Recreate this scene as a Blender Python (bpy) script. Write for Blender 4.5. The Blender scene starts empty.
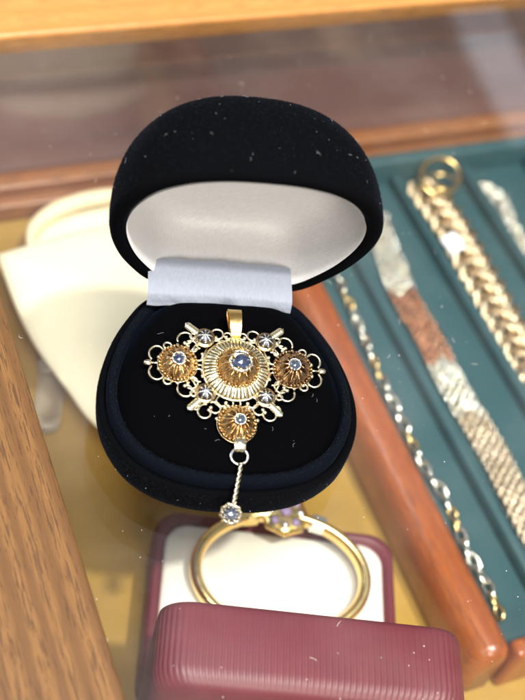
import bpy, bmesh, math, random
from mathutils import Vector, Matrix
random.seed(7)
CM = 0.01
PI = math.pi
scene = bpy.context.scene
COL = scene.collection
R = math.radians

# ------------------------------------------------------------------ helpers
class MB:
    """collects shapes (in centimetres) and links them as one mesh object"""
    def __init__(s): s.v = []; s.f = []; s.smooth = []
    def add(s, vs, fs, smooth=True):
        o = len(s.v); s.v += [tuple(v) for v in vs]
        for f in fs: s.f.append(tuple(i + o for i in f)); s.smooth.append(smooth)
    def loft(s, rings, cap0=False, cap1=False, smooth=True, closed=True):
        n = len(rings[0]); vs = [p for r in rings for p in r]; fs = []
        m = n if closed else n - 1
        for i in range(len(rings) - 1):
            for j in range(m):
                k = (j + 1) % n
                fs.append((i*n + j, i*n + k, (i+1)*n + k, (i+1)*n + j))
        if cap0: fs.append(tuple(reversed(range(n))))
        if cap1: fs.append(tuple(range((len(rings)-1)*n, len(rings)*n)))
        s.add(vs, fs, smooth)
    def tube(s, pts, r, n=8, closed=False, caps=True, flat=None):
        pts = [Vector(p) for p in pts]; N = len(pts); rings = []
        up = None
        for i, p in enumerate(pts):
            a = pts[(i-1) % N] if (closed or i > 0) else p
            b = pts[(i+1) % N] if (closed or i < N-1) else p
            t = (b - a)
            t = t.normalized() if t.length > 1e-9 else Vector((0, 0, 1))
            if up is None:
                up = Vector((0, 0, 1)) if abs(t.z) < .9 else Vector((1, 0, 0))
            x = t.cross(up)
            if x.length < 1e-6: x = t.orthogonal()
            x.normalize(); y = x.cross(t).normalized(); up = y
            rr = r(i/(N-1 if N > 1 else 1)) if callable(r) else r
            fx, fy = flat if flat else (1, 1)
            rings.append([p + x*math.cos(2*PI*k/n)*rr*fx + y*math.sin(2*PI*k/n)*rr*fy for k in range(n)])
        if closed: rings.append(rings[0])
        s.loft(rings, caps and not closed, caps and not closed)
    def sphere(s, c, r, nu=10, nv=6, sc=(1, 1, 1)):
        c = Vector(c); rings = []
        for i in range(nv + 1):
            th = PI*i/nv; th = min(max(th, .02), PI - .02)
            rings.append([c + Vector((math.cos(2*PI*k/nu)*math.sin(th)*r*sc[0], math.sin(2*PI*k/nu)*math.sin(th)*r*sc[1], -math.cos(th)*r*sc[2])) for k in range(nu)])
        s.loft(rings, True, True)
    def lathe(s, prof, c=(0, 0, 0), n=48, fn=None, cap0=False, cap1=False, smooth=True):
        rings = []
        for (r, z) in prof:
            ring = []
            for k in range(n):
                a = 2*PI*k/n; rr, zz = (r, z) if fn is None else fn(r, z, a)
                ring.append((c[0] + rr*math.cos(a), c[1] + rr*math.sin(a), c[2] + zz))
            rings.append(ring)
        s.loft(rings, cap0, cap1, smooth)
    def box(s, lo, hi, bev=0, smooth=False):
        bm = bmesh.new(); bmesh.ops.create_cube(bm, size=1)
        for v in bm.verts:
            v.co = Vector([(lo[i]+hi[i])/2 + v.co[i]*(hi[i]-lo[i]) for i in range(3)])
        if bev: bmesh.ops.bevel(bm, geom=list(bm.edges), offset=bev, segments=4, profile=.5, affect='EDGES')
        s.bm(bm, smooth or bool(bev))
    def bm(s, bm, smooth=True):
        bm.verts.index_update()
        s.add([v.co[:] for v in bm.verts], [[v.index for v in f.verts] for f in bm.faces], smooth); bm.free()
    def build(s, name, mat, parent=None, loc=(0, 0, 0), rot=(0, 0, 0), sharp=None):
        me = bpy.data.meshes.new(name)
        me.from_pydata([(x*CM, y*CM, z*CM) for x, y, z in s.v], [], s.f)
        me.polygons.foreach_set('use_smooth', s.smooth)
        if sharp:
            b = bmesh.new(); b.from_mesh(me)
            bmesh.ops.remove_doubles(b, verts=b.verts, dist=1e-6)
            bmesh.ops.recalc_face_normals(b, faces=b.faces)
            for e in b.edges:
                if len(e.link_faces) == 2 and e.calc_face_angle(0) > R(sharp): e.smooth = False
            b.to_mesh(me); b.free()
        else:
            b = bmesh.new(); b.from_mesh(me)
            bmesh.ops.recalc_face_normals(b, faces=b.faces); b.to_mesh(me); b.free()
        me.materials.append(mat); me.update()
        o = bpy.data.objects.new(name, me); COL.objects.link(o)
        o.location = [c*CM for c in loc]; o.rotation_euler = rot
        if parent: o.parent = parent
        return o

def tag(o, label=None, cat=None, group=None, kind=None):
    if label: o['label'] = label
    if cat: o['category'] = cat
    if group: o['group'] = group
    if kind: o['kind'] = kind
    return o
def empty(name, loc, rot=(0, 0, 0)):
    o = bpy.data.objects.new(name, None); COL.objects.link(o)
    o.location = [c*CM for c in loc]; o.rotation_euler = rot; o.empty_display_size = .005
    return o
def copy_part(o, loc, rot=None, parent=None):
    c = o.copy(); COL.objects.link(c); c.location = [v*CM for v in loc]
    if rot is not None: c.rotation_euler = rot
    c.parent = parent or o.parent
    for ch in list(o.children):
        d = ch.copy(); COL.objects.link(d); d.parent = c
    return c

# ------------------------------------------------------------------ materials
class NT:
    def __init__(s, name):
        s.m = bpy.data.materials.new(name); s.m.use_nodes = True
        s.t = s.m.node_tree; s.n = s.t.nodes; s.l = s.t.links
        s.p = s.n['Principled BSDF']; s.out = s.n['Material Output']
        s.tc = s.n.new('ShaderNodeTexCoord')
    def link(s, a, b): s.l.new(a, b)
    def mapping(s, scale=(1, 1, 1), rot=(0, 0, 0), src=None):
        m = s.n.new('ShaderNodeMapping'); m.inputs['Scale'].default_value = [c*100 for c in scale]
        m.inputs['Rotation'].default_value = rot
        s.link(src or s.tc.outputs['Object'], m.inputs['Vector']); return m.outputs[0]
    def noise(s, vec, scale=1, detail=4, rough=.55, dist=0):
        n = s.n.new('ShaderNodeTexNoise'); n.inputs['Scale'].default_value = scale
        n.inputs['Detail'].default_value = detail; n.inputs['Roughness'].default_value = rough
        n.inputs['Distortion'].default_value = dist
        s.link(vec, n.inputs['Vector']); return n.outputs['Fac']
    def voronoi(s, vec, scale=1, feature='F1'):
        n = s.n.new('ShaderNodeTexVoronoi'); n.inputs['Scale'].default_value = scale; n.feature = feature
        s.link(vec, n.inputs['Vector']); return n
    def wave(s, vec, scale=1, dist=0, prof='SIN', dirn='X', dscale=1):
        n = s.n.new('ShaderNodeTexWave'); n.inputs['Scale'].default_value = scale
        n.inputs['Distortion'].default_value = dist; n.wave_profile = prof; n.bands_direction = dirn
        n.inputs['Detail Scale'].default_value = dscale
        s.link(vec, n.inputs['Vector']); return n.outputs['Fac']
    def ramp(s, fac, stops):
        n = s.n.new('ShaderNodeValToRGB'); e = n.color_ramp.elements
        while len(e) < len(stops): e.new(.5)
        for i, (p, c) in enumerate(stops):
            e[i].position = p; e[i].color = (*c, 1) if len(c) == 3 else c
        s.link(fac, n.inputs[0]); return n.outputs[0]
    def mix(s, fac, a, b, mode='MIX'):
        n = s.n.new('ShaderNodeMix'); n.data_type = 'RGBA'; n.blend_type = mode
        if isinstance(fac, (int, float)): n.inputs[0].default_value = fac
        else: s.link(fac, n.inputs[0])
        for v, i in ((a, 6), (b, 7)):
            if isinstance(v, tuple): n.inputs[i].default_value = (*v, 1)
            else: s.link(v, n.inputs[i])
        return n.outputs[2]
    def math(s, op, a, b=0.0):
        n = s.n.new('ShaderNodeMath'); n.operation = op
        for v, i in ((a, 0), (b, 1)):
            if isinstance(v, (int, float)): n.inputs[i].default_value = v
            else: s.link(v, n.inputs[i])
        return n.outputs[0]
    def bump(s, h, strength=.3, dist=.01, prev=None):
        n = s.n.new('ShaderNodeBump'); n.inputs['Strength'].default_value = strength
        n.inputs['Distance'].default_value = dist*CM
        s.link(h, n.inputs['Height'])
        if prev is not None: s.link(prev, n.inputs['Normal'])
        s.link(n.outputs[0], s.p.inputs['Normal']); return n.outputs[0]
    def set(s, **k):
        for a, v in k.items():
            i = s.p.inputs[a.replace('_', ' ')]
            if isinstance(v, bpy.types.NodeSocket): s.link(v, i)
            else: i.default_value = (*v, 1) if isinstance(v, tuple) and len(v) == 3 and i.type == 'RGBA' else v
        return s

def metal(name, c1, c2, rough=.25, scale=3, bump=.25, dark=(.05, .035, .02), tarn=.5):
    t = NT(name); v = t.mapping()
    n = t.noise(v, scale, 5, .6); n2 = t.noise(v, scale*4, 4, .6)
    col = t.mix(t.ramp(n, [(.35, (0,)*3), (.65, (1,)*3)]), c1, c2)
    col = t.mix(t.ramp(n2, [(tarn, (0,)*3), (tarn+.22, (.75,)*3)]), col, dark)
    t.set(Base_Color=col, Metallic=1.0, Roughness=t.math('MULTIPLY_ADD', n2, .3) if False else rough)
    rn = t.n.new('ShaderNodeMapRange'); t.link(n2, rn.inputs[0]); rn.inputs[3].default_value = rough*.6; rn.inputs[4].default_value = rough*1.7
    t.link(rn.outputs[0], t.p.inputs['Roughness'])
    t.bump(t.noise(v, scale*5, 3), bump, .01)
    return t.m

def velvet(name, base, sheen_c, sheen=.35):
    t = NT(name); v = t.mapping()
    n = t.noise(v, 60, 2, .7); big = t.noise(v, 1.3, 3, .6)
    t.set(Base_Color=t.mix(n, tuple(c*.5 for c in base), tuple(c*1.6 for c in base)), Roughness=.95)
    t.p.inputs['Specular IOR Level'].default_value = .02
    t.p.inputs['Sheen Weight'].default_value = sheen
    t.p.inputs['Sheen Roughness'].default_value = .28
    t.link(t.mix(t.ramp(big, [(.3, (0,)*3), (.7, (1,)*3)]), tuple(c*.55 for c in sheen_c), sheen_c), t.p.inputs['Sheen Tint'])
    t.bump(n, .6, .012)
    return t.m

def oak(name, light, dark, pore, along='Y', rough=.42, coat=.2, ring=1.0):
    t = NT(name)
    st = {'Y': (1, .09, 1), 'X': (.09, 1, 1)}[along]
    v = t.mapping(st)
    vs = t.mapping({'Y': (1, .035, 1), 'X': (.035, 1, 1)}[along])
    warp = t.noise(v, .55*ring, 2, .5)
    # cathedral rings: distorted bands across the width
    w = t.n.new('ShaderNodeTexWave'); w.bands_direction = {'Y': 'X', 'X': 'Y'}[along]
    w.inputs['Scale'].default_value = .42*ring; w.inputs['Distortion'].default_value = 7; w.inputs['Detail'].default_value = 3
    w.inputs['Detail Scale'].default_value = .55; w.inputs['Detail Roughness'].default_value = .55
    t.link(v, w.inputs['Vector'])
    col = t.mix(t.ramp(w.outputs['Fac'], [(.1, (0,)*3), (.8, (1,)*3)]), dark, light)
    vf = t.mapping({'Y': (1, .055, 1), 'X': (.055, 1, 1)}[along])
    fine = t.noise(vf, 18, 4, .7)
    col = t.mix(t.ramp(fine, [(.3, (.62,)*3), (.7, (0,)*3)]), col, tuple(c*.62 for c in dark))
    streak = t.noise(vf, 27, 4, .65, .3)
    dens = t.math('MULTIPLY_ADD', w.outputs['Fac'], -.10)
    pores = t.ramp(t.math('SUBTRACT', streak, t.math('MULTIPLY', w.outputs['Fac'], .07)), [(.36, (1,)*3), (.42, (0,)*3)])
    col = t.mix(t.math('MULTIPLY', pores, .75), col, pore)
    mot = t.noise(t.mapping((1, .4, 1)), .5, 3)
    col = t.mix(t.math('MULTIPLY', mot, .35), col, tuple(c*.8 for c in light))
    t.set(Base_Color=col, Roughness=rough, Coat_Weight=coat, Coat_Roughness=.25)
    t.bump(t.math('SUBTRACT', fine, t.math('MULTIPLY', pores, 1.2)), .35, .015)
    return t.m

M = {}
M['oak'] = oak('oak_wood', (.215, .102, .030), (.115, .050, .014), (.022, .010, .006), 'Y', .55, .0, 1.6)
M['far_oak'] = oak('varnished_oak_wood', (.60, .28, .075), (.50, .21, .05), (.22, .08, .02), 'X', .4, .25)
M['sill_wood'] = oak('reddish_sill_wood', (.36, .15, .055), (.24, .085, .03), (.08, .03, .015), 'X', .35, .3)
M['tray_wood'] = oak('red_brown_tray_wood', (.40, .10, .014), (.27, .058, .008), (.11, .024, .006), 'Y', .26, .4)
M['velvet'] = velvet('black_velvet', (.0016, .0018, .0024), (.12, .17, .28), .09)
t = NT('velvet_fibres'); n = t.noise(t.mapping(), 40, 2, .6)
t.set(Base_Color=t.ramp(n, [(.35, (.0015, .002, .003)), (.62, (.010, .013, .020)), (.8, (.07, .08, .10))]), Roughness=.8)
t.p.inputs['Specular IOR Level'].default_value = .1; M['pile'] = t.m
M['velvet_pad'] = velvet('black_velvet_pad', (.0008, .0009, .0013), (.08, .16, .35), .07)
M['velvet_collar'] = velvet('blue_black_velvet', (.0022, .0032, .0055), (.12, .17, .28), .075)

W_ = R(71)
def satin(name, base, wrink=.4, al=0, rough=.42, uv=False):
    t = NT(name); v = t.mapping(rot=(0, 0, R(38)))
    # fine diagonal twill
    g = t.n.new('ShaderNodeNewGeometry')
    def threads(ang, k):
        r1 = t.mapping(scale=(.01,)*3, rot=(0, 0, ang), src=t.tc.outputs['UV']) if uv else t.mapping(rot=(al, 0, ang)); m_ = t.n.new('ShaderNodeMapping'); m_.inputs['Scale'].default_value = (k, k*.22, k*.22); t.link(r1, m_.inputs['Vector'])
        return t.noise(m_.outputs[0], 1.0, 2, .6)
    w = t.ramp(threads(R(40), 26), [(.38, (0,)*3), (.62, (1,)*3)]); w2 = threads(R(-48), 22)
    n = t.noise(t.mapping(), 1.1, 4, .6); n3 = t.noise(t.mapping((1, 1, 1)), 25, 2)
    col = t.mix(t.math('MULTIPLY', w, .35), base, tuple(c*.80 for c in base))
    t.set(Base_Color=col, Roughness=rough)
    t.p.inputs['Specular IOR Level'].default_value = .6 if rough < .5 else .3
    t.p.inputs['Sheen Weight'].default_value = .3
    b = t.bump(t.math('ADD', w, t.math('MULTIPLY', w2, .5)), .35, .012)
    t.bump(n, wrink, .25, b)
    return t.m
M['satin'] = satin('white_satin', (.55, .55, .56), .2, R(72.5), .46, True)
M['satin_strip'] = satin('pale_blue_satin', (.215, .24, .295), .2, R(60), .68)

t = NT('gold_brown_felt'); v = t.mapping()
n = t.noise(v, .45, 4, .55); n2 = t.noise(v, 14, 3, .6)
c = t.mix(t.ramp(n, [(.3, (0,)*3), (.7, (1,)*3)]), (.29, .165, .018), (.42, .25, .034))
t.set(Base_Color=t.mix(t.math('MULTIPLY', n2, .4), c, (.30, .16, .04)), Roughness=.75, Sheen_Weight=.25)
t.bump(t.noise(v, 5, 4), .4, .05); M['felt'] = t.m

t = NT('teal_leatherette'); v = t.mapping()
n = t.noise(v, .6, 4, .55)
t.set(Base_Color=t.mix(n, (.018, .058, .070), (.030, .082, .094)), Roughness=.5)
t.bump(t.noise(v, 18, 3), .3, .01); M['teal'] = t.m

t = NT('red_ribbed_plastic'); v = t.mapping()
n = t.noise(v, 1.5, 4, .6)
t.set(Base_Color=t.mix(n, (.10, .012, .021), (.145, .017, .027)), Roughness=.5, Coat_Weight=.05, Coat_Roughness=.35)
t.bump(t.noise(v, 30, 3), .15, .005); M['red'] = t.m

t = NT('cream_plush'); v = t.mapping(); n = t.noise(v, 1.2, 4, .6)
t.set(Base_Color=t.mix(n, (.80, .76, .66), (.86, .83, .76)), Roughness=.8, Sheen_Weight=.3)
t.bump(t.noise(v, 20, 3), .3, .02); M['cream'] = t.m

t = NT('white_leatherette'); v = t.mapping(); n = t.noise(v, .7, 3, .5)
t.set(Base_Color=t.mix(n, (.88, .80, .57), (.91, .86, .68)), Roughness=.45)
t.bump(t.noise(v, 9, 4), .3, .02); M['white'] = t.m

M['gold'] = metal('yellow_gold', (.78, .55, .20), (.86, .66, .32), .20, 3, .25, (.35, .2, .06), .62)
M['braid_gold'] = metal('pale_gold', (.78, .61, .40), (.88, .75, .55), .27, 3, .3, (.30, .17, .06), .58)
M['bright_gold'] = metal('warm_bangle_gold', (.90, .60, .20), (.98, .74, .34), .20, 1, .05, (.7, .4, .1), .75)
M['gilt'] = metal('silver_gilt', (.66, .58, .38), (.78, .73, .58), .22, 5, .3, (.10, .07, .03), .57)
M['pleat'] = metal('pale_gilt', (.80, .72, .46), (.90, .84, .60), .24, 4, .35, (.30, .20, .07), .60)
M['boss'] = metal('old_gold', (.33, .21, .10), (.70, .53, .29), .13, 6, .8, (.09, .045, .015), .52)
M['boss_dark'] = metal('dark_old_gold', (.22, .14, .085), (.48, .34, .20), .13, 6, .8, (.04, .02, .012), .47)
M['groove'] = metal('tarnished_groove', (.06, .045, .03), (.10, .08, .05), .5, 5, .4, (.01, .01, .012), .5)
M['oxid'] = metal('oxidised_silver', (.05, .055, .07), (.10, .10, .11), .35, 5, .4, (.01, .01, .012), .5)
M['silver'] = metal('polished_silver', (.80, .79, .74), (.92, .91, .88), .15, 4, .15, (.35, .3, .2), .68)
M['chain_silver'] = metal('two_tone_silver', (.85, .80, .66), (.95, .92, .85), .09, 2, .05, (.14, .11, .07), .53)
M['brown_reflection'] = metal('brown_reflection_links', (.46, .19, .09), (.70, .42, .28), .12, 3, .06, (.08, .03, .015), .5)  # reddish brown reflection of the surroundings, painted as link colour
M['beige_reflection'] = metal('beige_reflection_links', (.62, .50, .36), (.74, .63, .50), .3, 2, .2, (.25, .18, .1), .6)  # beige reflection of the surroundings, painted as link colour

t = NT('blue_grey_stone'); v = t.mapping(); n = t.noise(v, 9, 4, .7); vo = t.voronoi(v, 11)
c = t.mix(t.ramp(n, [(.35, (0,)*3), (.62, (1,)*3)]), (.004, .008, .022), (.035, .05, .10))
t.set(Base_Color=c, Roughness=.06, Coat_Weight=.2, Coat_Roughness=.05); t.p.inputs['IOR'].default_value = 1.77
t.bump(vo.outputs['Distance'], .12, .02); M['stone'] = t.m
t = NT('dark_stone'); v = t.mapping(); n = t.noise(v, 9, 4, .7)
t.set(Base_Color=t.mix(n, (.012, .018, .035), (.05, .07, .11)), Roughness=.08); t.p.inputs['IOR'].default_value = 1.77
M['dark_stone'] = t.m
t = NT('diamond'); t.set(Base_Color=(.34, .36, .42), Roughness=.03, Metallic=.95); M['diamond'] = t.m
t = NT('violet_stone'); t.set(Base_Color=(.34, .24, .46), Roughness=.05, IOR=2.0, Coat_Weight=.5); M['violet'] = t.m
t = NT('clear_acrylic')
t.set(Base_Color=(1, .97, .9), Roughness=.12, Transmission_Weight=.85, IOR=1.4); M['acrylic'] = t.m
t = NT('rope_cord'); v = t.mapping(); n = t.noise(v, 6, 3)
t.set(Base_Color=t.mix(n, (.72, .55, .30), (.88, .80, .62)), Roughness=.5); M['rope'] = t.m
t = NT('paper'); t.set(Base_Color=(.80, .84, .95), Roughness=.6); M['paper'] = t.m
t = NT('lint'); t.set(Base_Color=(.38, .40, .42), Roughness=.8); M['lint'] = t.m
t = NT('dust'); t.set(Base_Color=(.75, .72, .66), Roughness=.7); M['dust'] = t.m

# glossy dark back panel
t = NT('mauve_brown_gloss_panel'); v = t.mapping((1, 1, 1)); n = t.noise(v, .25, 3, .5); s_ = t.noise(t.mapping((1, 1, .12)), .9, 3)
t.set(Base_Color=t.mix(n, (.16, .085, .085), (.20, .125, .115)), Roughness=.16)
t.p.inputs['Specular IOR Level'].default_value = .9
M['panel'] = t.m

# thin pane: transparent body, Schlick reflection, a film of dust
t = NT('clear_glass'); t.n.remove(t.p)
g = t.n.new('ShaderNodeNewGeometry'); d = t.n.new('ShaderNodeVectorMath'); d.operation = 'DOT_PRODUCT'
t.link(g.outputs['Incoming'], d.inputs[0]); t.link(g.outputs['Normal'], d.inputs[1])
co = t.math('ABSOLUTE', d.outputs['Value']); sch = t.math('POWER', t.math('SUBTRACT', 1.0, co), 5.0)
fr = t.math('ADD', t.math('MULTIPLY', sch, .96), .04)
tr = t.n.new('ShaderNodeBsdfTransparent'); tr.inputs[0].default_value = (.975, .985, .975, 1)
gl = t.n.new('ShaderNodeBsdfGlossy'); gl.inputs['Roughness'].default_value = .02; gl.inputs['Color'].default_value = (1, 1, 1, 1)
df = t.n.new('ShaderNodeBsdfDiffuse'); df.inputs[0].default_value = (.75, .72, .68, 1)
m1 = t.n.new('ShaderNodeMixShader'); t.link(fr, m1.inputs[0]); t.link(tr.outputs[0], m1.inputs[1]); t.link(gl.outputs[0], m1.inputs[2])
v = t.mapping(); sm = t.noise(v, .35, 4, .6); sp = t.noise(v, 30, 2, .6)
dust = t.math('ADD', t.math('MULTIPLY', t.ramp(sm, [(.45, (0,)*3), (.75, (1,)*3)]), .018), t.math('MULTIPLY', t.ramp(sp, [(.66, (0,)*3), (.76, (1,)*3)]), .05))
m2 = t.n.new('ShaderNodeMixShader'); t.link(dust, m2.inputs[0]); t.link(m1.outputs[0], m2.inputs[1]); t.link(df.outputs[0], m2.inputs[2])
t.link(m2.outputs[0], t.out.inputs['Surface']); M['glass'] = t.m

# ------------------------------------------------------------------ display case
FL = -8.0
case = tag(empty('display_case', (10, 0, FL)), 'oak framed display case with a clear glass top that carries the black velvet box', 'display case')
def cpart(name, m, mat, **k): return m.build(name, mat, case, loc=(-10, 0, -FL), **k)
m = MB(); m.box((-16, -34, -.9), (-4.0, 13.99, .16), .12); cpart('side_rail', m, M['oak'])
m = MB(); m.box((-16, 14.0, .004), (44, 24, .22), .09); m.box((-16, 14.62, -.95), (44, 23.9, .10), .05); cpart('back_rail', m, M['far_oak'])
m = MB(); m.box((-4.0, -34, -.6), (44, 14.6, 0)); cpart('glass_top', m, M['glass'])
m = MB(); m.box((-16, -34, FL-1), (44, 24, FL)); cpart('floor_lining', m, M['felt'])
m = MB(); m.box((-16, 15.8, FL+.002), (44, 16.6, -.95)); cpart('back_panel', m, M['panel'])
m = MB(); m.box((-15, 14.5, FL+.004), (44, 15.78, FL+.75), .12); m.box((-15, 15.0, FL+.72), (44, 15.78, FL+1.15), .1); cpart('back_sill', m, M['sill_wood'])
m = MB(); m.box((-6.0, -34, FL+.002), (-5.2, 15.7, -.95)); cpart('side_panel', m, M['far_oak'])

# ------------------------------------------------------------------ black velvet box
def catmull(pts, n):
    out = []; N = len(pts)
    for i in range(N-1):
        p0 = pts[max(i-1, 0)]; p1 = pts[i]; p2 = pts[i+1]; p3 = pts[min(i+2, N-1)]
        for k in range(n):
            t = k/n
            out.append(tuple(.5*((2*p1[j]) + (-p0[j]+p2[j])*t + (2*p0[j]-5*p1[j]+4*p2[j]-p3[j])*t*t + (-p0[j]+3*p1[j]-3*p2[j]+p3[j])*t**3) for j in range(len(p1))))
    out.append(tuple(pts[-1])); return out
DC = 2.9     # centre of the outline, measured from the hinge
half = [(0, 0), (.8, 0.0), (1.4, .06), (1.85, .30), (2.22, .82), (2.58, 1.55), (2.83, 2.45), (2.88, 3.25), (2.72, 4.0), (2.28, 4.72), (1.6, 5.2), (.8, 5.43), (0, 5.48)]
hs = catmull(half, 7)
outline = [(x, d - DC) for x, d in hs] + [(-x, d - DC) for x, d in reversed(hs[1:-1])]
def ring(scale, z, inset=0, cx=0, cy=0):
    out = []
    for x, y in outline:
        l = math.hypot(x, y); k = scale*(1 - inset/l)
        out.append((x*k, y*k, z))
    return out
YH = 2.87
jbox = tag(empty('jewellery_box', (0, 0, 0), (0, 0, R(-16.8))), 'open black velvet box with white satin lid lining, standing on the glass', 'jewellery box')
def flip(r, dz=0): return [(x, YH - DC - y, z+dz) for x, y, z in r]   # base coordinates: y = YH - d
# base
m = MB()
m.loft([flip(ring(.55, .05)), flip(ring(.86, .0)), flip(ring(.93, .06)), flip(ring(.975, .2)), flip(ring(1.0, .45)), flip(ring(1.005, .8)), flip(ring(1.0, .98)), flip(ring(.985, 1.03)), flip(ring(.955, 1.02)), flip(ring(.94, .9)), flip(ring(.6, .7))], True, True)
base = m.build('base', M['velvet'], jbox)
m = MB()
m.loft([flip(ring(.935, .9)), flip(ring(.94, 1.15)), flip(ring(.93, 1.27)), flip(ring(.905, 1.32)), flip(ring(.875, 1.30)), flip(ring(.86, 1.2)), flip(ring(.85, .95))], False, False)
m.build('collar', M['velvet_collar'], base)
m = MB(); rings = []
for s in [.862, .84, .80, .74, .66, .56, .44, .3, .15, .02]:
    r = flip(ring(s, 0)); edge = min(1, (.862 - s)/.22); edge = edge*(2-edge)
    rings.append([(x, y, 1.08 + edge*max(0, (.46 + .09*y))*1.0) for x, y, z in r])
m.loft(rings, False, True); m.build('cushion', M['velvet_pad'], base)
# lid, built closed (opening towards -z), hinged at (0, YH, 1.3)
W = R(72.5)
lidM = Matrix.Translation((0, YH, 1.2)) @ Matrix.Rotation(-(W), 4, 'X')
def lidpts(r):   # lid coordinates x, d-from-hinge, height
    return [tuple(lidM @ Vector((x, -(y + DC), z))) for x, y, z in r]
H = 2.8
m = MB(); rings = [lidpts(ring(.91, .25)), lidpts(ring(.885, .12)), lidpts(ring(.88, .05)), lidpts(ring(.905, .0)), lidpts(ring(.97, -.02)), lidpts(ring(.995, .03)), lidpts(ring(1.0, .12))]
for i in range(1, 25):
    a = i/24; z = .15 + (H-.15)*math.sin(a*PI/2); s = max(.01, (1 - ((z-.15)/(H-.15))**2.3))**(1/2.5) if a < 1 else .03
    rings.append(lidpts(ring(max(s, .03), z)))
m.loft(rings, False, True); lid = m.build('lid', M['velvet'], jbox)
m = MB(); rings = [lidpts(ring(.875, .02)), lidpts(ring(.868, .06))]
for i in range(1, 23):
    a = i/22; z = .06 + 1.75*math.sin(a*PI/2)**.9; s = .868*max(.0, (1 - (min(z, 1.81)-.06)**7/1.75**7))**(1/5)
    rr = lidpts(ring(max(s, .03), z)); rings.append(rr)
m.loft(rings, False, True); lin = m.build('lining', M['satin'], lid)
# unrolled cloth coordinates for the lining: distance along the cloth from its centre
inv = lidM.inverted(); NO = len(outline); loc_ = [[inv @ Vector(p) for p in r] for r in rings]; arc = [[0]*NO for _ in rings]
for i in range(len(rings)-2, -1, -1):
    for j in range(NO): arc[i][j] = arc[i+1][j] + (loc_[i][j]-loc_[i+1][j]).length
uvl = lin.data.uv_layers.new(name='cloth')
for lp in lin.data.loops:
    i, j = divmod(lp.vertex_index, NO); x, y = outline[j]; l = math.hypot(x, y)
    uvl.data[lp.index].uv = (x/l*arc[i][j] + 5, y/l*arc[i][j] + 5)
# satin hinge strip
m = MB(); prof = [(2.07, 1.50), (2.07, 1.53), (2.08, 1.58), (2.10, 1.68), (2.16, 1.80), (2.28, 1.86), (2.45, 1.91), (2.70, 1.95), (3.05, 1.98)]
def strip_row(y, z, i):
    out = []
    for k in range(41):
        u = k/40*2 - 1; wv = .010*math.sin(u*9 + i*.9) + .005*math.sin(u*23 + i*1.7)
        out.append((u*1.66 - .2, y + wv - .05*u*u, z + wv*.3))
    return out
pr_ = catmull(prof, 4); rows = [strip_row(y, z, i*.25) for i, (y, z) in enumerate(pr_)]
m.loft(rows, closed=False)
rows2 = [[(x*.99, y+.06, z-.05) for x, y, z in r] for r in rows]; m.loft(rows2, closed=False)
for rr in (0, -1): m.loft([rows[rr], rows2[rr]], closed=False)
m.add([rows[i][0] for i in range(len(rows))] + [rows2[i][0] for i in range(len(rows))], [(i, i+1, len(rows)+i+1, len(rows)+i) for i in range(len(rows)-1)])
m.add([rows[i][-1] for i in range(len(rows))] + [rows2[i][-1] for i in range(len(rows))], [(i, i+1, len(rows)+i+1, len(rows)+i) for i in range(len(rows)-1)])
m.build('hinge_strip', M['satin_strip'], jbox)
# lint and specks clinging to the velvet
m = MB()
def lint_at(p, nrm, L, r):
    nrm = Vector(nrm).normalized(); a = nrm.orthogonal().normalized(); b = nrm.cross(a); th = random.uniform(0, 2*PI); cv = random.uniform(-2.2, 2.2)
    pts = []; q = Vector(p) + nrm*.012
    for i in range(7):
        pts.append(q + nrm*.01*math.sin(i)); q = q + (a*math.cos(th) + b*math.sin(th))*L/6; th += cv/6
    m.tube(pts, r, 4)
def lid_point():
    z = random.uniform(.1, H-.25) if random.random() < .8 else H-random.uniform(0, .4); j = random.randrange(len(outline))
    sc = 1.0 if z <= .15 else max(.02, 1 - ((z-.15)/(H-.15))**2.3)**(1/2.5)
    x, y = outline[j]; u = random.random(); x2, y2 = outline[(j+1) % len(outline)]; x = x+(x2-x)*u; y = y+(y2-y)*u
    p = lidM @ Vector((x*sc, -(y*sc + DC), z)); c = lidM @ Vector((0, -DC, .3))
    return p, (p-c).normalized()
for _ in range(170):
    p, nv_ = lid_point()
    if random.random() < .5: lint_at(p, nv_, random.uniform(.03, .20)*random.uniform(.5, 1.2), random.uniform(.0011, .0024))
    else: m.sphere(p + nv_*.008, random.uniform(.0025, .006), 5, 3)
for _ in range(40):
    j = random.randrange(len(outline)); x, y = outline[j]; z = random.uniform(.2, .9); s = .99 if z > .35 else .965
    m.sphere((x*s*1.012, YH-DC-y*s*1.012, z), random.uniform(.005, .011), 5, 3)
for _ in range(30):
    x = random.uniform(-2, 2); y = random.uniform(-1.9, 1.2); z = 1.08 + .46+.09*y
    if math.hypot(x, y) < 2.1 and z > 1.1:
        lint_at((x, y, z+.0), (0, 0, 1), random.uniform(.03, .16), .0016) if random.random() < .5 else m.sphere((x, y, z), .005, 5, 3)
m.build('lint', M['lint'], jbox)['kind'] = 'stuff'
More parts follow.
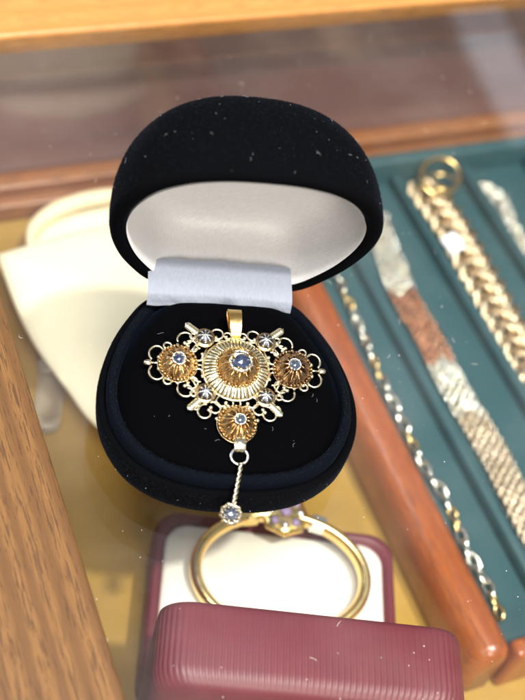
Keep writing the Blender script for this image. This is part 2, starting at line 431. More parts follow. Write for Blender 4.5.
# the standing pile of the velvet: very short fibres
m = MB()
def fibre(p, n, L, wd):
    t_ = Vector((random.gauss(0, 1), random.gauss(0, 1), random.gauss(0, 1))); t_ = (t_ - n*t_.dot(n)).normalized()
    q = p + n*L + t_*L*random.uniform(.2, 1.1) ; s_ = n.cross(t_)*wd
    m.add([p - s_ - n*.004, p + s_ - n*.004, q], [(0, 1, 2)], False)
for _ in range(52000):
    p, n_ = lid_point(); fibre(p, n_, random.uniform(.010, .026), random.uniform(.0022, .005))
NB = [(.86, .0), (.93, .06), (.975, .2), (1.0, .45), (1.005, .8), (1.0, .98)]
for _ in range(26000):
    j = random.randrange(len(outline)); u = random.random(); (x, y), (x2, y2) = outline[j], outline[(j+1) % len(outline)]; x += (x2-x)*u; y += (y2-y)*u
    k = random.randrange(5); v_ = random.random(); sc = NB[k][0]+(NB[k+1][0]-NB[k][0])*v_; z = NB[k][1]+(NB[k+1][1]-NB[k][1])*v_
    n_ = Vector((x, -y, .0)).normalized(); fibre(Vector((x*sc, YH-DC-y*sc, z)), n_, random.uniform(.010, .024), random.uniform(.0022, .005))
for _ in range(16000):
    j = random.randrange(len(outline)); u = random.random(); (x, y), (x2, y2) = outline[j], outline[(j+1) % len(outline)]; x += (x2-x)*u; y += (y2-y)*u
    v_ = random.random(); sc = .94 - .07*v_; z = 1.16 + .155*math.sin(min(1, v_*2.2)*PI/2); n_ = (Vector((x, -y, 0)).normalized()*(.8-v_) + Vector((0, 0, 1))).normalized()
    fibre(Vector((x*sc, YH-DC-y*sc, z)), n_, random.uniform(.010, .022), random.uniform(.0022, .005))
m.build('velvet_pile', M['pile'], jbox)['kind'] = 'stuff'

# ------------------------------------------------------------------ pendant
TILT = R(12)
rz = R(-16.8)
def J(x, y, z):   # box coordinates to world
    return (x*math.cos(rz) - y*math.sin(rz), x*math.sin(rz) + y*math.cos(rz), z)
pend = tag(empty('pendant', J(0.03, .12, 1.84)), 'antique gold filigree pendant with blue grey stones and a hanging drop, on the black cushion', 'pendant')
pend.rotation_euler = (Matrix.Rotation(rz, 3, 'Z') @ Matrix.Rotation(TILT, 3, 'X')).to_euler()

# filigree
m = MB()
def scroll(cx, cy, r, a0, span, hand=1, wire=.027, z=0, mx=1):
    pts = []; n = 26
    for i in range(n+1):
        u = i/n; rr = r*(1 - .55*max(0, u-.45)/.55) ; a = a0 + hand*span*u
        ox = cx; oy = cy
        pts.append((mx*(ox + rr*math.cos(a)*1.0), oy + rr*math.sin(a), z + .012*math.sin(u*3)))
    m.tube(pts, wire, 6, flat=(1, 1.35))
    m.sphere(pts[-1], wire*1.9, 8, 5)
for mx in (1, -1):
    S = lambda *a, **k: scroll(*a, mx=mx, **k)
    # between side boss and rosettes (x given for the right-hand side, mirrored)
    for my in (1, -1):
        S(1.10, my*.585, .175, my*R(-20), my*R(300), 1)
        S(.985, my*.42, .150, my*R(60), my*R(320), 1)
        S(.800, my*.235, .165, my*R(100), my*R(-300), 1)
        S(1.70, my*.215, .185, my*R(-48), my*R(300), 1)
        S(.93, my*.66, .085, my*R(200), my*R(-300), 1)
        S(1.49, my*.40, .095, my*R(190), my*R(-300), 1)
        S(1.60, my*.10, .07, my*R(30), my*R(300), 1)
        S(.93, my*.10, .07, my*R(180), my*R(300), 1)
    S(.22, -1.0, .08, R(90), R(300))
    S(.86, -.98, .085, R(90), R(-300))
    S(.40, .735, .145, R(10), R(290))
    S(.17, .72, .09, R(0), R(330))
    S(.30, -.845, .150, R(150), R(-310))
    S(.50, -1.00, .145, R(60), R(310))
    S(.67, -1.09, .175, R(100), R(-310))
    # short linking wires
    for a, b in [((.72, .0), (.88, .0)), ((.62, .42), (.78, .10)), ((.62, -.44), (.78, -.10)), ((.85, .52), (1.0, .28)), ((.85, -.54), (1.0, -.28)), ((1.62, 0), (1.84, 0)), ((.25, .62), (.55, .60)), ((.08, -.78), (.08, -.92)), ((.32, -1.0), (.52, -.84)), ((1.12, .40), (1.28, .44)), ((1.12, -.40), (1.28, -.44))]:
        m.tube([(mx*a[0], a[1], -.01), (mx*(a[0]+b[0])/2, (a[1]+b[1])/2, .01), (mx*b[0], b[1], -.01)], .026, 6)
    m.sphere((mx*1.91, 0, .01), .078, 12, 7, (1.25, .9, .7))
    m.sphere((mx*1.27, .455, .0), .045, 8, 5); m.sphere((mx*1.27, -.455, .0), .045, 8, 5); m.sphere((mx*.44, -1.24, .0), .05, 8, 5)
m.build('filigree', M['gilt'], pend)

# pleated sun disc
m = MB()
m.lathe([(.60, -.06), (.715, -.05), (.715, .0), (.70, .035), (.60, .085), (.50, .125), (.44, .10)], n=80)
disc = m.build('sun_disc', M['groove'], pend, loc=(0, -.07, 0))
m = MB(); npl = 50
for k in range(npl):
    a0 = 2*PI*k/npl + random.uniform(-.008, .008); tl = random.uniform(-.012, .012); rows = []
    for r, z in [(.445, .10), (.455, .165), (.50, .172), (.60, .135), (.69, .085), (.712, .055), (.716, .0)]:
        w = PI*r/npl*.74; row = []
        for q, dz in ((-1, -.05), (-.92, -.008), (-.45, .0), (.45, .0), (.92, -.008), (1, -.05)):
            a = a0 + q*w/r; row.append((r*math.cos(a), r*math.sin(a), z + dz + tl*q))
        rows.append(row)
    m.loft(rows, closed=False)
m.build('pleats', M['pleat'], disc, sharp=35)
m = MB(); m.tube([(.73*math.cos(2*PI*k/64), .72*math.sin(2*PI*k/64), -.01) for k in range(64)], .028, 8, closed=True)
m.build('disc_rim', M['gilt'], disc)

def boss(name, r, h, sr, mat, smat, loc, petals=13, seed=1, sunk=0.0, apex=(0, 0)):
    rnd = random.Random(seed); pv = [rnd.uniform(.65, 1.25) for _ in range(petals)]
    m = MB()
    def fn(rad, z, a):
        u = rad/r
        fl = abs(math.sin(a*petals/2 + .5*u)); fl *= pv[int(a*petals/2/PI + .5/PI*u) % len(pv)]
        amp = .075*r/.42*math.sin(PI*min(1, u))**.7
        return rad*(1 + .05*(fl-.5)*(u > .55)), z + (fl - .5)*amp*2*(.5+.5*math.sin(PI*u))
    prof = []
    for i in range(15):
        u = 1 - i/14; rad = sr*.9 + (r - sr*.9)*u; z = h*(1 - u**2.5)
        prof.append((rad, z))
    prof = [(r*.97, -.10), (r*1.0, -.02)] + prof
    m.lathe(prof, n=petals*10, fn=fn, cap1=True)
    # skew the apex a little
    m.v = [(x + apex[0]*(z/h), y + apex[1]*(z/h), z) for x, y, z in m.v]
    o = m.build(name, mat, pend, loc=loc)
    # milled collar of small beads
    m = MB(); nb = int(2*PI*r/.078)
    for k in range(nb):
        a = 2*PI*k/nb; m.sphere((r*1.0*math.cos(a), r*1.0*math.sin(a), .035 + rnd.uniform(-.006, .006)), .040, 7, 4, (1, 1, 1.2))
    m.tube([(r*1.07*math.cos(2*PI*k/48), r*1.07*math.sin(2*PI*k/48), -.02) for k in range(48)], .022, 6, closed=True)
    m.build('beaded_rim', mat, o)
    # bezel
    m = MB()
    m.lathe([(sr*1.12, -.05), (sr*1.2, .02), (sr*1.12, .05), (sr*1.0, .06), (sr*.93, .045), (sr*.9, .0)], (apex[0], apex[1], h), 40,
            fn=lambda rr, z, a: (rr, z + (.012*math.cos(a*14) if z > .03 else 0)))
    m.build('bezel', M['silver'], o)
    # rose-cut stone
    m = MB(); rings = []
    for rr, z, off in [(.95, 0, 0), (.85, .045, .5), (.5, .095, 0), (.16, .115, .5)]:
        rings.append([(apex[0] + sr*rr*math.cos(2*PI*(k+off)/8), apex[1] + sr*rr*math.sin(2*PI*(k+off)/8), h + .015 + z*sr/.19*.9) for k in range(8)])
    m.loft(rings, True, True, smooth=False)
    m.build('stone', smat, o)
    return o
boss('centre_boss', .465, .31, .225, M['boss'], M['stone'], (0.02, -.07, .13), 12, 2, apex=(.01, .0))
boss('side_boss', .40, .23, .135, M['boss'], M['stone'], (-1.27, .0, .03), 11, 3)
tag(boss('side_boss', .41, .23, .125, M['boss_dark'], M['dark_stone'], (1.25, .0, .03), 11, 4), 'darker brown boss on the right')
boss('lower_boss', .395, .21, .115, M['boss'], M['dark_stone'], (-.01, -1.35, .03), 15, 5, apex=(.03, .02))

# small rosettes in gold cups
def rosette(loc, rot):
    m = MB()
    m.lathe([(.14, -.08), (.20, -.06), (.235, .0), (.225, .03), (.19, .02), (.17, .05)], n=32, fn=lambda r, z, a: (r*(1+.02*math.cos(a*12)), z), cap0=True, cap1=True)
    cup = m.build('rosette', M['boss'], pend, loc=loc, rot=(0, 0, rot))
    m = MB(); m.lathe([(.172, .04), (.165, .09), (.12, .135), (.06, .155), (.01, .16)], n=32, cap1=True); m.build('rosette_dome', M['oxid'], cup)
    m = MB()
    for k in range(8):
        a = 2*PI*k/8; ca, sa = math.cos(a), math.sin(a); rows = []
        for r, z, w in [(.02, .158, .008), (.07, .158, .014), (.12, .142, .019), (.160, .100, .022), (.168, .06, .010)]:
            rows.append([(r*ca - q*w*sa, r*sa + q*w*ca, z + .014*(1-abs(q)) + .002) for q in (-1, -.5, 0, .5, 1)])
        m.loft(rows, closed=False)
    m.sphere((0, 0, .165), .022, 8, 5); m.build('petals', M['silver'], cup)
    return cup
r0 = rosette((-.68, .65, .02), 0)
for x, y, a in [(.67, .63, .3), (-.68, -.67, .2), (.62, -.70, .1)]:
    copy_part(r0, (x, y, .02), (0, 0, a))
# ribbed bars at the four corners
def bar(loc, rot, L):
    m = MB(); rings = []
    for i in range(15):
        u = i/14; w = .085*math.sqrt(max(.02, 1 - max(0, (u-.8)/.2)**2)) * (1.0 if u > .05 else .9)
        zz = .045 + .010*math.cos(u*PI*12)
        rings.append([(u*L, -w, -.02), (u*L, -w, .02), (u*L, -w*.5, zz), (u*L, 0, zz+.006), (u*L, w*.5, zz), (u*L, w, .02), (u*L, w, -.02)])
    m.loft(rings, True, True)
    return m.build('corner_bar', M['pleat'], pend, loc=loc, rot=(0, 0, rot))
b0 = bar((-.80, .75, .0), R(143), .38)
copy_part(b0, (.78, .74, .0), (0, 0, R(38))); copy_part(b0, (-.78, -.80, .0), (0, 0, R(-137))); copy_part(b0, (.72, -.84, .0), (0, 0, R(-47)))

# bail
m = MB(); path = [(.62, .06, .085), (.72, .17, .11), (.90, .24, .125), (1.10, .26, .145), (1.27, .22, .155), (1.34, .12, .155), (1.30, .02, .15), (1.10, -.04, .14), (.85, -.03, .12), (.66, -.02, .09)]
path = catmull(path, 5); rows = []
for i, (y, z, w) in enumerate(path):
    rows.append([(x*w - .05*(y-.6), y, z) for x in (-1, -.92, -.5, 0, .5, .92, 1)])
inner = []
for i, (y, z, w) in enumerate(path):
    cy, cz = 1.0, .11; inner.append([(x*w - .05*(y-.6), cy + (y-cy)*.93, cz + (z-cz)*.75) for x in (-1, -.92, -.5, 0, .5, .92, 1)])
m.loft(rows, closed=False); m.loft(inner, closed=False)
for c_ in (0, -1): m.loft([[r[c_] for r in rows], [r[c_] for r in inner]], closed=False)
m.build('bail', M['gold'], pend, sharp=40)
m = MB(); m.tube([(.07*math.cos(a)-.01, .655 + .075*math.sin(a), .02) for a in [2*PI*k/20 for k in range(20)]], .022, 6, closed=True); m.build('bail_ring', M['gold'], pend)
# lower clasp
m = MB(); rows = []
for y, z, w in catmull([(-1.66, .10, .13), (-1.76, .13, .125), (-1.86, .13, .12), (-1.95, .08, .12), (-1.98, -.02, .11), (-1.9, -.09, .10), (-1.7, -.09, .09)], 4):
    rows.append([(x*w + .03, y, z + .015*(1-x*x)) for x in (-1, -.8, -.3, .3, .8, 1)])
m.loft(rows, closed=False); m.loft([[(x*.96+.001, y+.012, z-.022) for x, y, z in r] for r in rows], closed=False)
m.tube([(-.10, -1.82, .155), (.16, -1.82, .155)], .022, 6)
m.build('clasp', M['gilt'], pend)
m = MB(); m.tube([(.03 + .18*math.cos(a), -2.06 + .17*math.sin(a), -.01 + .02*math.sin(a)) for a in [2*PI*k/28 for k in range(28)]], .034, 8, closed=True)
m.build('jump_ring', M['silver'], pend)
# hanging drop, over the front rim of the box: pendant-local z falls away
def twist(a, b, n=40):
    a = Vector(a); b = Vector(b); d = (b-a).normalized(); x = d.orthogonal().normalized(); y = d.cross(x)
    for ph in (0, PI):
        pts = [a.lerp(b, i/n) + (x*math.cos(ph + i*.55) + y*math.sin(ph + i*.55))*.028 for i in range(n+1)]
        m.tube(pts, .028, 6)
m = MB(); twist((.05, -2.27, .07), (-.12, -3.12, .06))
m.tube([(.05 + .05*math.cos(a), -2.25, .03 + .06*math.sin(a)) for a in [2*PI*k/14 for k in range(14)]], .02, 6, closed=True)
m.build('drop_bar', M['gilt'], pend)
dr = (-.18, -3.32, -.04)
m = MB(); m.lathe([(.05, -.10), (.10, -.07), (.135, .0), (.14, .05), (.12, .055), (.10, .02)], n=24, cap0=True, cap1=True)
for k in range(10):
    a = 2*PI*k/10; m.tube([(.12*math.cos(a), .12*math.sin(a), -.04), (.145*math.cos(a), .145*math.sin(a), .04), (.118*math.cos(a), .118*math.sin(a), .095)], .019, 6); m.sphere((.118*math.cos(a), .118*math.sin(a), .095), .024, 6, 4)
st = m.build('drop_setting', M['gilt'], pend, loc=dr)
m = MB(); rings = []
for rr, z, off in [(.02, -.02, 0), (.105, .05, 0), (.088, .085, .5), (.045, .105, 0), (.012, .112, .5)]:
    rings.append([(rr*math.cos(2*PI*(k+off)/10), rr*math.sin(2*PI*(k+off)/10), z) for k in range(10)])
m.loft(rings, True, True, smooth=False); m.build('diamond', M['diamond'], st)
st.scale = (1.6, 1.6, 1.5)

# ------------------------------------------------------------------ red ribbed box, lid open towards the camera
rb = tag(empty('bangle_box', (1.68, -2.21, FL), (0, 0, R(-22.5))), 'open dark red ribbed plastic box with a cream insert under the glass', 'jewellery box')
def rrect(hx, hy, r, n=8, rib=0, pitch=.13):
    pts = []
    for cx, cy, a0 in [(hx-r, hy-r, 0), (-hx+r, hy-r, 90), (-hx+r, -hy+r, 180), (hx-r, -hy+r, 270)]:
        for k in range(n+1):
            a = R(a0 + 90*k/n); pts.append((cx + r*math.cos(a), cy + r*math.sin(a), math.cos(a), math.sin(a)))
    # resample evenly
    N = len(pts); L = [0]
    for i in range(N): L.append(L[-1] + math.hypot(pts[(i+1) % N][0]-pts[i][0], pts[(i+1) % N][1]-pts[i][1]))
    tot = L[-1]; cnt = int(round(tot/pitch)); M_ = cnt*6; out = []; j = 0
    for q in range(M_):
        s = tot*q/M_
        while L[j+1] < s: j += 1
        u = (s-L[j])/max(1e-9, L[j+1]-L[j]); a = pts[j]; b = pts[(j+1) % N]
        x, y, nx, ny = [a[i] + (b[i]-a[i])*u for i in range(4)]
        h = rib*abs(math.sin(PI*q/6))
        out.append((x + nx*h, y + ny*h))
    return out
def rr3(hx, hy, r, z, rib=0): return [(x, y, z) for x, y in rrect(hx, hy, r, rib=rib)]
def shell(prof):   # (inset, z, rib)
    return prof
P0 = rrect(3.35, 2.58, .7); NP = len(P0)
def rr_(ins, z, rib=0):
    r = max(.15, .7-ins); pts = rrect(3.35, 2.58, .7)
    nr = rrect(3.35, 2.58, .7, rib=rib)
    return [(x*(1-ins/3.35), y*(1-ins/2.58), z) for x, y in nr]
m = MB(); m.loft([rr_(.25, 0), rr_(.05, .06), rr_(0, .25, .022), rr_(0, 1.2, .022), rr_(0, 1.6, .022), rr_(.02, 1.68), rr_(.04, 1.80), rr_(.12, 1.86), rr_(.28, 1.84), rr_(.32, 1.6)], True, True)
m.build('base', M['red'], rb)
m = MB(); rings = []
for ins, z in [(.33, 1.5), (.34, 1.68), (.45, 1.76), (.8, 1.80), (1.3, 1.80), (1.9, 1.79), (2.5, 1.78)]:
    rings.append(rr_(ins, z))
m.loft(rings, False, True); m.build('insert', M['cream'], rb)
# lid: same plan, swung 90 degrees about the near edge; local lid coords (x, v, h) -> (x, -2.62-h, 1.9+ (v+2.58))
m = MB()
def lidr(ins, h, rib=0): return [(x, -2.66 - h, 1.92 + y + 2.58) for x, y, z in rr_(ins, 0, rib)]
m.loft([lidr(.30, .3), lidr(.28, .02), lidr(.12, 0), lidr(.03, .05), lidr(.0, .16), lidr(0, .28, .022), lidr(0, 1.45, .022), lidr(.03, 1.62, .015), lidr(.10, 1.78), lidr(.25, 1.88), lidr(.55, 1.93), lidr(1.2, 1.95), lidr(2.2, 1.96)], False, True)
m.build('lid', M['red'], rb)
m = MB(); m.loft([lidr(.29, .05), lidr(.33, .5), lidr(.6, 1.2), lidr(1.2, 1.4), lidr(2.2, 1.45)], False, True)
m.build('lid_lining', M['cream'], rb)

# bangle
bg = tag(empty('bangle', (1.68+.25, -2.21+.55, FL), (0, 0, R(-22.5))), 'polished gold bangle with a violet and white stone cluster lying in the red box', 'bracelet')
th = R(10); N_ = 72; a_, b_ = 2.28, 1.62
def bp(a, o=0): 
    y = (b_+o)*math.sin(a); return (.05+(a_+o)*math.cos(a), .12 + y*math.cos(th), 2.32 + (y)*math.sin(th))
m = MB(); pts = [bp(2*PI*k/N_) for k in range(N_)]
m.tube(pts, .21, 12, closed=True, flat=(.8, 1.25)); m.build('band', M['bright_gold'], bg)
def cluster(o_name, a, build):
    pass
top = Vector(bp(PI/2))
m = MB(); m.lathe([(.3, -.25), (.52, -.1), (.66, .1), (.62, .18), (.4, .24), (.05, .26)], tuple(top), 24, fn=lambda r, z, a: (r*(1+.06*math.cos(a*8)), z), cap0=True, cap1=True)
m.build('cluster_setting', M['bright_gold'], bg)
m = MB(); m.sphere(top + Vector((0, 0, .30)), .17, 8, 4, (1, 1, .6)); m.build('stone', M['violet'], bg)
for k in range(8):
    m = MB(); p = top + Vector((.41*math.cos(k*PI/4), .41*math.sin(k*PI/4), .25)); m.sphere(p, .13, 6, 4, (1, 1, .7)); m.build('stone', M['violet'] if k % 2 else M['silver'], bg)
for sgn in (1, -1):
    m = MB(); p = Vector(bp(PI/2 + sgn*.42))
    m.box((-.22, -.2, -.14), (.22, .2, .22), .06); m.v = [(x*math.cos(sgn*.2)-y*math.sin(sgn*.2)+p.x, x*math.sin(sgn*.2)+y*math.cos(sgn*.2)+p.y, z+p.z) for x, y, z in m.v]
    m.build('shoulder', M['bright_gold'] if sgn > 0 else M['silver'], bg)

# ------------------------------------------------------------------ wooden tray with teal channels
tray = tag(empty('jewellery_tray', (12, 4, FL)), 'red brown wooden tray lined in teal with long channels of bracelets', 'tray')
def tpart(name, m, mat): return m.build(name, mat, tray, loc=(-12, -4, -FL))
TB = FL + .004; TF = -6.95
m = MB()
prof = [(6.38, TB), (6.30, -7.5), (6.22, -6.6), (6.30, -6.05), (6.50, -5.78), (6.80, -5.66), (7.10, -5.72), (7.32, -5.92), (7.42, -6.2), (7.44, TB)]
rows = []
for y in [-5.35, -5.30, -5.18, -5.0, -3, 0, 4, 8, 12, 13.2]:
    k = {-5.35: .55, -5.30: .75, -5.18: .92}.get(y, 1)
    rows.append([(6.85 + (x-6.85)*k, y, TB + (z-TB)*(.8+.2*k)) for x, z in prof])
m.loft(rows, True, True); tpart('side_rail', m, M['tray_wood'])
m = MB(); m.box((7.43, -5.5, TB), (31, -4.95, -5.9), .16); tpart('front_rail', m, M['tray_wood'])
m = MB(); m.box((7.43, 12.85, TB), (31, 13.35, -5.85), .15); tpart('back_rail', m, M['teal'])
m = MB(); m.box((7.43, -4.96, TB), (31, 12.86, TF)); tpart('channel_floor', m, M['teal'])
div = None
for x in (9.35, 12.4, 15.35, 18.3, 21.3):
    if div is None:
        m = MB(); m.box((-.16, -4.94, TF), (.16, 12.84, TF+.55), .12)
        div = m.build('divider', M['teal'], tray, loc=(x-12, -4, -FL))
    else: copy_part(div, (x-12, -4, -FL))

def mk_link(L, w, r, n=16):
    m = MB(); pts = []
    for k in range(n):
        a = 2*PI*k/n; pts.append(((w-r)*math.cos(a), (L-r)*math.sin(a), 0))
    m.tube(pts, r, 6, closed=True); return m
# chain: curb links, silver and gold alternating
ch = tag(empty('chain_bracelet', (8.1, 3, TF)), 'bright two tone link chain running beside the wooden side rail', 'bracelet', 'bracelets laid out in the teal tray')
ls = mk_link(.37, .22, .078).build('link', M['chain_silver'], ch)
lg = mk_link(.28, .19, .07).build('link', M['gold'], ch)
pth = catmull([(8.32, 9.6), (8.40, 8.85), (8.31, 7.07), (8.11, 4.57), (8.09, 2.98), (8.0, 1.27), (8.19, -.21), (8.03, -1.57), (8.08, -3.23), (7.95, -4.2)], 12)
dist = 0; nxt = 0; k = 0
for i in range(1, len(pth)):
    a, b = pth[i-1], pth[i]; seg = math.hypot(b[0]-a[0], b[1]-a[1])
    while dist + seg > nxt:
        u = (nxt-dist)/seg; x = a[0]+(b[0]-a[0])*u; y = a[1]+(b[1]-a[1])*u; ang = math.atan2(b[1]-a[1], b[0]-a[0]) - PI/2
        src = lg if k % 7 in (4, 5) else ls
        z = .14 + random.uniform(0, .07)
        rot = (random.uniform(-.25, .25), (.7 if k % 2 else -.7) + random.uniform(-.2, .2), ang)
        if k == 0: ls.location = ((x-8.1)*CM, (y-3)*CM, z*CM); ls.rotation_euler = rot
        elif src is lg and not lg.get('used'): lg['used'] = 1; lg.location = ((x-8.1)*CM, (y-3)*CM, z*CM); lg.rotation_euler = rot
        else: copy_part(src, (x-8.1, y-3, z), rot, ch)
        k += 1; nxt += .41
    dist += seg
del lg['used']
for o in ch.children:
    if 'used' in o.keys(): del o['used']

# flat bracelets built from rows of small links
def mesh_bracelet(name, path, width, parts_, label, seed=1, bead=.10, z0=.12):
    rnd = random.Random(seed)
    root = tag(empty(name, (path[0][0], path[0][1], TF)), label, 'bracelet', 'bracelets laid out in the teal tray')
    pts = catmull(path, 30); cum = [0]
    for i in range(1, len(pts)): cum.append(cum[-1] + math.hypot(pts[i][0]-pts[i-1][0], pts[i][1]-pts[i-1][1]))
    L = cum[-1]
    bins = {}
    s_ = 0.0; row = 0; nc = max(3, int(width/(bead*1.75)))
    while s_ < L:
        i = max(j for j in range(len(pts)) if cum[j] <= s_ + 1e-9); i = min(i, len(pts)-2)
        t = (s_-cum[i])/max(1e-6, cum[i+1]-cum[i]); x = pts[i][0]+(pts[i+1][0]-pts[i][0])*t; y = pts[i][1]+(pts[i+1][1]-pts[i][1])*t
        dx, dy = pts[i+1][0]-pts[i][0], pts[i+1][1]-pts[i][1]; l = math.hypot(dx, dy); dx /= l; dy /= l; nx, ny = -dy, dx
        ang = math.atan2(dy, dx) - PI/2
        for c in range(nc):
            q = ((c+.5)/nc - .5)*width
            best = None
            uu = s_/L + .014*math.sin(c*1.3 + s_*.6)
            for ip, (u0, u1, mat, pn, _s) in enumerate(parts_):
                if u0 <= uu or ip == 0: best = (ip, mat)
            
            mb = bins.setdefault(best[0], (MB(), best[1]))[0]
            R_ = Matrix.Rotation(ang, 3, 'Z') @ Matrix.Rotation((.75 if (row+c) % 2 else -.75) + rnd.uniform(-.3, .3), 3, 'Y') @ Matrix.Rotation(rnd.uniform(-.35, .35), 3, 'X')
            o_ = Vector((x+nx*q-path[0][0], y+ny*q-path[0][1], z0 + rnd.uniform(-.02, .06))); lp = []
            for k in range(10):
                a = 2*PI*k/10; lp.append(R_ @ Vector((bead*.85*math.cos(a), bead*1.35*math.sin(a), 0)) + o_)
            mb.tube(lp, bead*.36, 5, closed=True)
        s_ += bead*1.55; row += 1
    for ip, (mb, mat) in bins.items(): mb.build(parts_[ip][3], mat, root)
    return root
mesh_bracelet('mesh_bracelet', [(11.0, 11.3), (10.75, 10.3), (10.62, 9), (10.4, 7.5), (10.45, 5.5), (10.35, 4.0), (10.45, 1.3), (10.35, -1.6), (10.5, -4.2)], 1.05,
    [(0, .23, M['chain_silver'], 'silver_links', 1), (.235, .42, M['brown_reflection'], 'brown_reflection_links', 0), (.425, .56, M['chain_silver'], 'silver_links', 1), (.565, 1, M['beige_reflection'], 'beige_reflection_links', 0)],  # one metal; reflections along its length painted as coloured stretches
    'flat silver mesh bracelet with brown and beige reflections painted into its links', 5)
# broad braided gold bracelet
bb = tag(empty('braided_bracelet', (13.8, 6, TF)), 'broad braided yellow gold bracelet with a looped end in the teal tray', 'bracelet', 'bracelets laid out in the teal tray')
def braid_axis(y): return 13.45 + .045*(y-6) - .25*math.exp(-((y-12.3)**2)/2)
for st_ in range(6):
    m = MB()
    for tw in (0, 2.094, 4.189):
        pts = []
        for i in range(420):
            y = 12.4 - i*.042; ph = (12.4-y)*1.75 + st_*2*PI/6
            tri = math.asin(.985*math.sin(ph))/1.4; off = .66*tri
            z = .24 + .13*math.cos(3*ph)*(1 if st_ % 2 == 0 else 1) + .05*math.cos(ph*2)
            a = i*.34 + tw
            pts.append((braid_axis(y) + off - 13.8 + .065*math.cos(a), y - 6, z + .065*math.sin(a)))
        m.tube(pts, .082, 5)
    m.build('strand', M['braid_gold'], bb)
m = MB(); m.tube([(.12 + .80*math.cos(a) + .15*math.sin(a), 6.15 + .72*math.sin(a), .75 + .22*math.sin(a)) for a in [2*PI*k/40 for k in range(40)]], .085, 8, closed=True)
m.tube([(.10 + .62*math.cos(a), 6.0 + .55*math.sin(a), .62 - .15*math.sin(a)) for a in [2*PI*k/40 for k in range(40)]], .05, 8, closed=True)
m.build('end_loop', M['gold'], bb)
m = MB(); m.box((-.55, -.28, 0), (.0, .42, .05), .015); o = m.build('price_tag', M['paper'], bb, loc=(-.62, 3.0, .75), rot=(R(10), R(-20), R(12)))
m = MB(); m.tube([(-.35, 3.9, .5), (-.6, 3.7, .75), (-.8, 3.4, .8), (-.85, 3.2, .8)], .02, 5); m.build('tag_string', M['gold'], bb)
# silver bracelet at the right edge
mesh_bracelet('sparkling_bracelet', [(15.9, 11.9), (16.2, 10.8), (15.95, 9.8), (16.0, 8.6), (15.95, 7.0), (16.1, 5.0), (16.2, 0)], .62,
    [(0, .3, M['chain_silver'], 'silver_links', 1), (.305, 1, M['beige_reflection'], 'beige_reflection_links', 1)], 'slim sparkling silver bracelet at the right edge of the teal tray', 9, .115)

# ------------------------------------------------------------------ white display cushion, cord, acrylic clip
wc = tag(empty('display_cushion', (1, 8, FL)), 'smooth white leatherette display cushion with a pointed corner behind the black box', 'cushion')
ol = [(-2.5, 11.6), (-2.42, 9.3), (-2.2, 7.7), (-1.72, 6.0), (-1.3, 4.65), (-.45, 3.6), (1.2, 3.5), (2.8, 4.4), (4.2, 6.0), (5.2, 8.0), (5.2, 10.2), (4.0, 12.1), (1.6, 12.2), (-.6, 11.95)]
olc = catmull(ol + [ol[0]], 5)[:-1]; cx_, cy_ = 1.4, 8.0
m = MB(); rings = []
for s, z in [(.50, .01), (.56, .2), (.76, .8), (.92, 1.3), (.985, 1.56), (1.0, 1.68), (.985, 1.76), (.93, 1.84), (.8, 1.95), (.6, 2.06), (.4, 2.13), (.2, 2.17), (.02, 2.18)]:
    rings.append([(cx_ + (x-cx_)*s - 1, cy_ + (y-cy_)*s - 8, z) for x, y in olc])
m.loft(rings, True, True); m.build('pad', M['white'], wc)
rp = tag(empty('rope_necklace', (0, 13.1, FL)), 'cream and gold twisted rope necklace coiled behind the white cushion', 'necklace')
for ph in (0, PI):
    m = MB(); pp = catmull([(-1.3, 12.0), (-1.05, 12.7), (-.3, 13.35), (.8, 13.7), (2.0, 13.75), (3.4, 13.5), (4.6, 12.9)], 40); pts = []
    for i, (x, y) in enumerate(pp):
        pts.append((x + .0, y - 13.1 + .15*math.cos(i*.6+ph), 1.38 + .15*math.sin(i*.6+ph)))
    m.tube(pts, .15, 8); m.build('strand', M['rope'], rp)
m = MB(); olr = [(-1.25, 11.75), (-1.25, 12.5), (-.5, 13.2), (.8, 13.55), (2.4, 13.6), (4, 13.2), (4.6, 12.2), (2, 12.0)]
olr = catmull(olr + [olr[0]], 5)[:-1]
m.loft([[(1.6+(x-1.6)*s, 12.7+(y-12.7)*s-13.1, z) for x, y in olr] for s, z in [(.9, .01), (1, .3), (1, .9), (.9, 1.15), (.5, 1.25), (.03, 1.27)]], True, True)
m.build('necklace_stand', M['white'], rp)
ac = tag(empty('acrylic_clip', (-1.86, 7.12, FL), (0, 0, R(-21))), 'clear acrylic display clip with a rounded end on the gold felt', 'display clip')
m = MB(); m.loft([[(x*k, y*k, z) for x, y in rrect(.42, 1.5, .38)] for k, z in [(.93, .02), (1, .06), (1, .30), (.95, .36), (.80, .36), (.78, .16)]], True, True); m.build('strip', M['acrylic'], ac)
m = MB(); m.box((-.48, .55, .31), (.48, .85, .62), .1); m.build('ridge', M['acrylic'], ac)

# ------------------------------------------------------------------ specks of dust on the glass
m = MB(); rnd = random.Random(3)
for _ in range(420):
    x = rnd.uniform(-4, 16); y = rnd.uniform(-8, 13.5)
    m.sphere((x, y, .004), rnd.uniform(.004, .013)*(1.6 if rnd.random() < .08 else 1), 5, 3, (1, 1, .4))
for _ in range(50):
    x = rnd.uniform(-4, 14); y = rnd.uniform(-8, 12); a = rnd.uniform(0, 6.3); c = rnd.uniform(-1.5, 1.5); pts = []
    for i in range(5): pts.append((x, y, .005)); x += .04*math.cos(a); y += .04*math.sin(a); a += c*.5
    m.tube(pts, .0028, 4)
tag(m.build('dust_specks', M['dust']), 'tiny pale dust specks and fibres scattered over the glass', 'dust', kind='stuff')

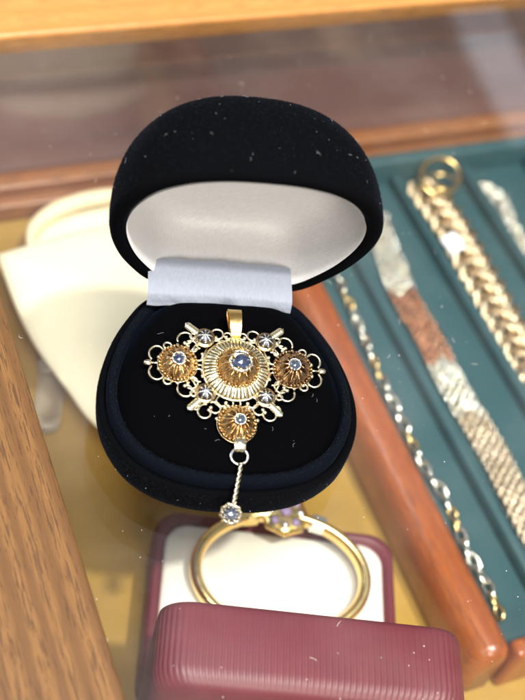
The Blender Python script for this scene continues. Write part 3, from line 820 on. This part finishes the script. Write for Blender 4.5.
# ------------------------------------------------------------------ light
w = bpy.data.worlds.new('World'); scene.world = w; w.use_nodes = True
nt = w.node_tree; nn = nt.nodes; bg_ = nn['Background']
tc = nn.new('ShaderNodeTexCoord'); sx = nn.new('ShaderNodeSeparateXYZ'); nt.links.new(tc.outputs['Generated'], sx.inputs[0])
rp_ = nn.new('ShaderNodeValToRGB'); e = rp_.color_ramp.elements
for _ in range(2): e.new(.5)
for i, (p, c) in enumerate([(0.0, (.03, .02, .015)), (.45, (.10, .08, .065)), (.62, (.42, .42, .44)), (1.0, (.50, .56, .66))]):
    e[i].position = p; e[i].color = (*c, 1)
mr = nn.new('ShaderNodeMapRange'); mr.inputs[1].default_value = -1; nt.links.new(sx.outputs['Z'], mr.inputs[0])
nt.links.new(mr.outputs[0], rp_.inputs[0])
no = nn.new('ShaderNodeTexNoise'); no.inputs['Scale'].default_value = 2.6; no.inputs['Detail'].default_value = 3; nt.links.new(tc.outputs['Generated'], no.inputs['Vector'])
r2 = nn.new('ShaderNodeValToRGB'); r2.color_ramp.elements[0].position = .38; r2.color_ramp.elements[0].color = (.25, .25, .25, 1); r2.color_ramp.elements[1].position = .62; r2.color_ramp.elements[1].color = (1.5, 1.5, 1.5, 1)
nt.links.new(no.outputs['Fac'], r2.inputs[0])
mx_ = nn.new('ShaderNodeMix'); mx_.data_type = 'RGBA'; mx_.blend_type = 'MULTIPLY'; mx_.inputs[0].default_value = 1
nt.links.new(rp_.outputs[0], mx_.inputs[6]); nt.links.new(r2.outputs[0], mx_.inputs[7]); nt.links.new(mx_.outputs[2], bg_.inputs['Color'])
bg_.inputs['Strength'].default_value = .9

def area(name, pos, target, size, power, color):
    l = bpy.data.lights.new(name, 'AREA'); l.shape = 'RECTANGLE'; l.size, l.size_y = size; l.energy = power; l.color = color
    o = bpy.data.objects.new(name, l); COL.objects.link(o); o.location = pos
    o.rotation_euler = (Vector(target) - Vector(pos)).to_track_quat('-Z', 'Y').to_euler(); return o
area('window_light', (-.30, -1.15, .85), (.02, 0, 0), (.35, .35), 16, (1.0, .90, .76))
area('ceiling_light', (-.22, -.42, 1.4), (.02, .03, 0), (.5, .4), 21, (1.0, .97, .93))
area('glint_light', (.10, -.50, 1.3), (.05, .03, 0), (.05, .05), 18, (1.0, .95, .86))  # added small source, gives the metal hot glints
area('sky_light', (-1.5, .9, 1.2), (.05, .05, 0), (.9, .7), 10, (.84, .92, 1.0))
A_, B_ = Vector((.933, 1.183, .758)), Vector((.992, .936, .877))
sl = area('streak_light', (A_+B_)/2, (.14, .11, 0), (.07, 1), .085, (.80, .88, 1.0))  # added light strip, placed so its reflection streaks the glass
zz = ((A_+B_)/2 - Vector((.14, .11, 0))).normalized(); yy = (B_-A_); sl.data.size_y = yy.length; yy = (yy - zz*yy.dot(zz)).normalized(); xx = yy.cross(zz)
sl.rotation_euler = Matrix((xx, yy, zz)).transposed().to_euler()

# ------------------------------------------------------------------ camera
cam = bpy.data.cameras.new('camera'); co_ = bpy.data.objects.new('camera', cam); COL.objects.link(co_); scene.camera = co_
cam.sensor_fit = 'VERTICAL'; cam.sensor_height = 24; cam.sensor_width = 18; cam.lens = 24*1160/700
Yv = Vector((-762, 1670, -1160)).normalized(); Xv = Vector((3038, 580, -1160)).normalized()
Xv = (Xv - Yv*Xv.dot(Yv)).normalized(); Zv = Xv.cross(Yv)
rot = Matrix((Xv, Yv, Zv))      # rows = world axes in camera space -> this is camera-to-world
mw = rot.to_4x4(); mw.translation = Vector((-8.17, -13.24, 21.5))*CM
co_.matrix_world = mw
cam.clip_start = .01; cam.clip_end = 20
cam.dof.use_dof = True; cam.dof.focus_distance = .255; cam.dof.aperture_fstop = 8.2
scene.view_settings.view_transform = 'Standard'; scene.view_settings.look = 'None'; scene.view_settings.gamma = 1
scene.view_settings.exposure = 0.28
scene.cycles.max_bounces = 10; scene.cycles.transparent_max_bounces = 16
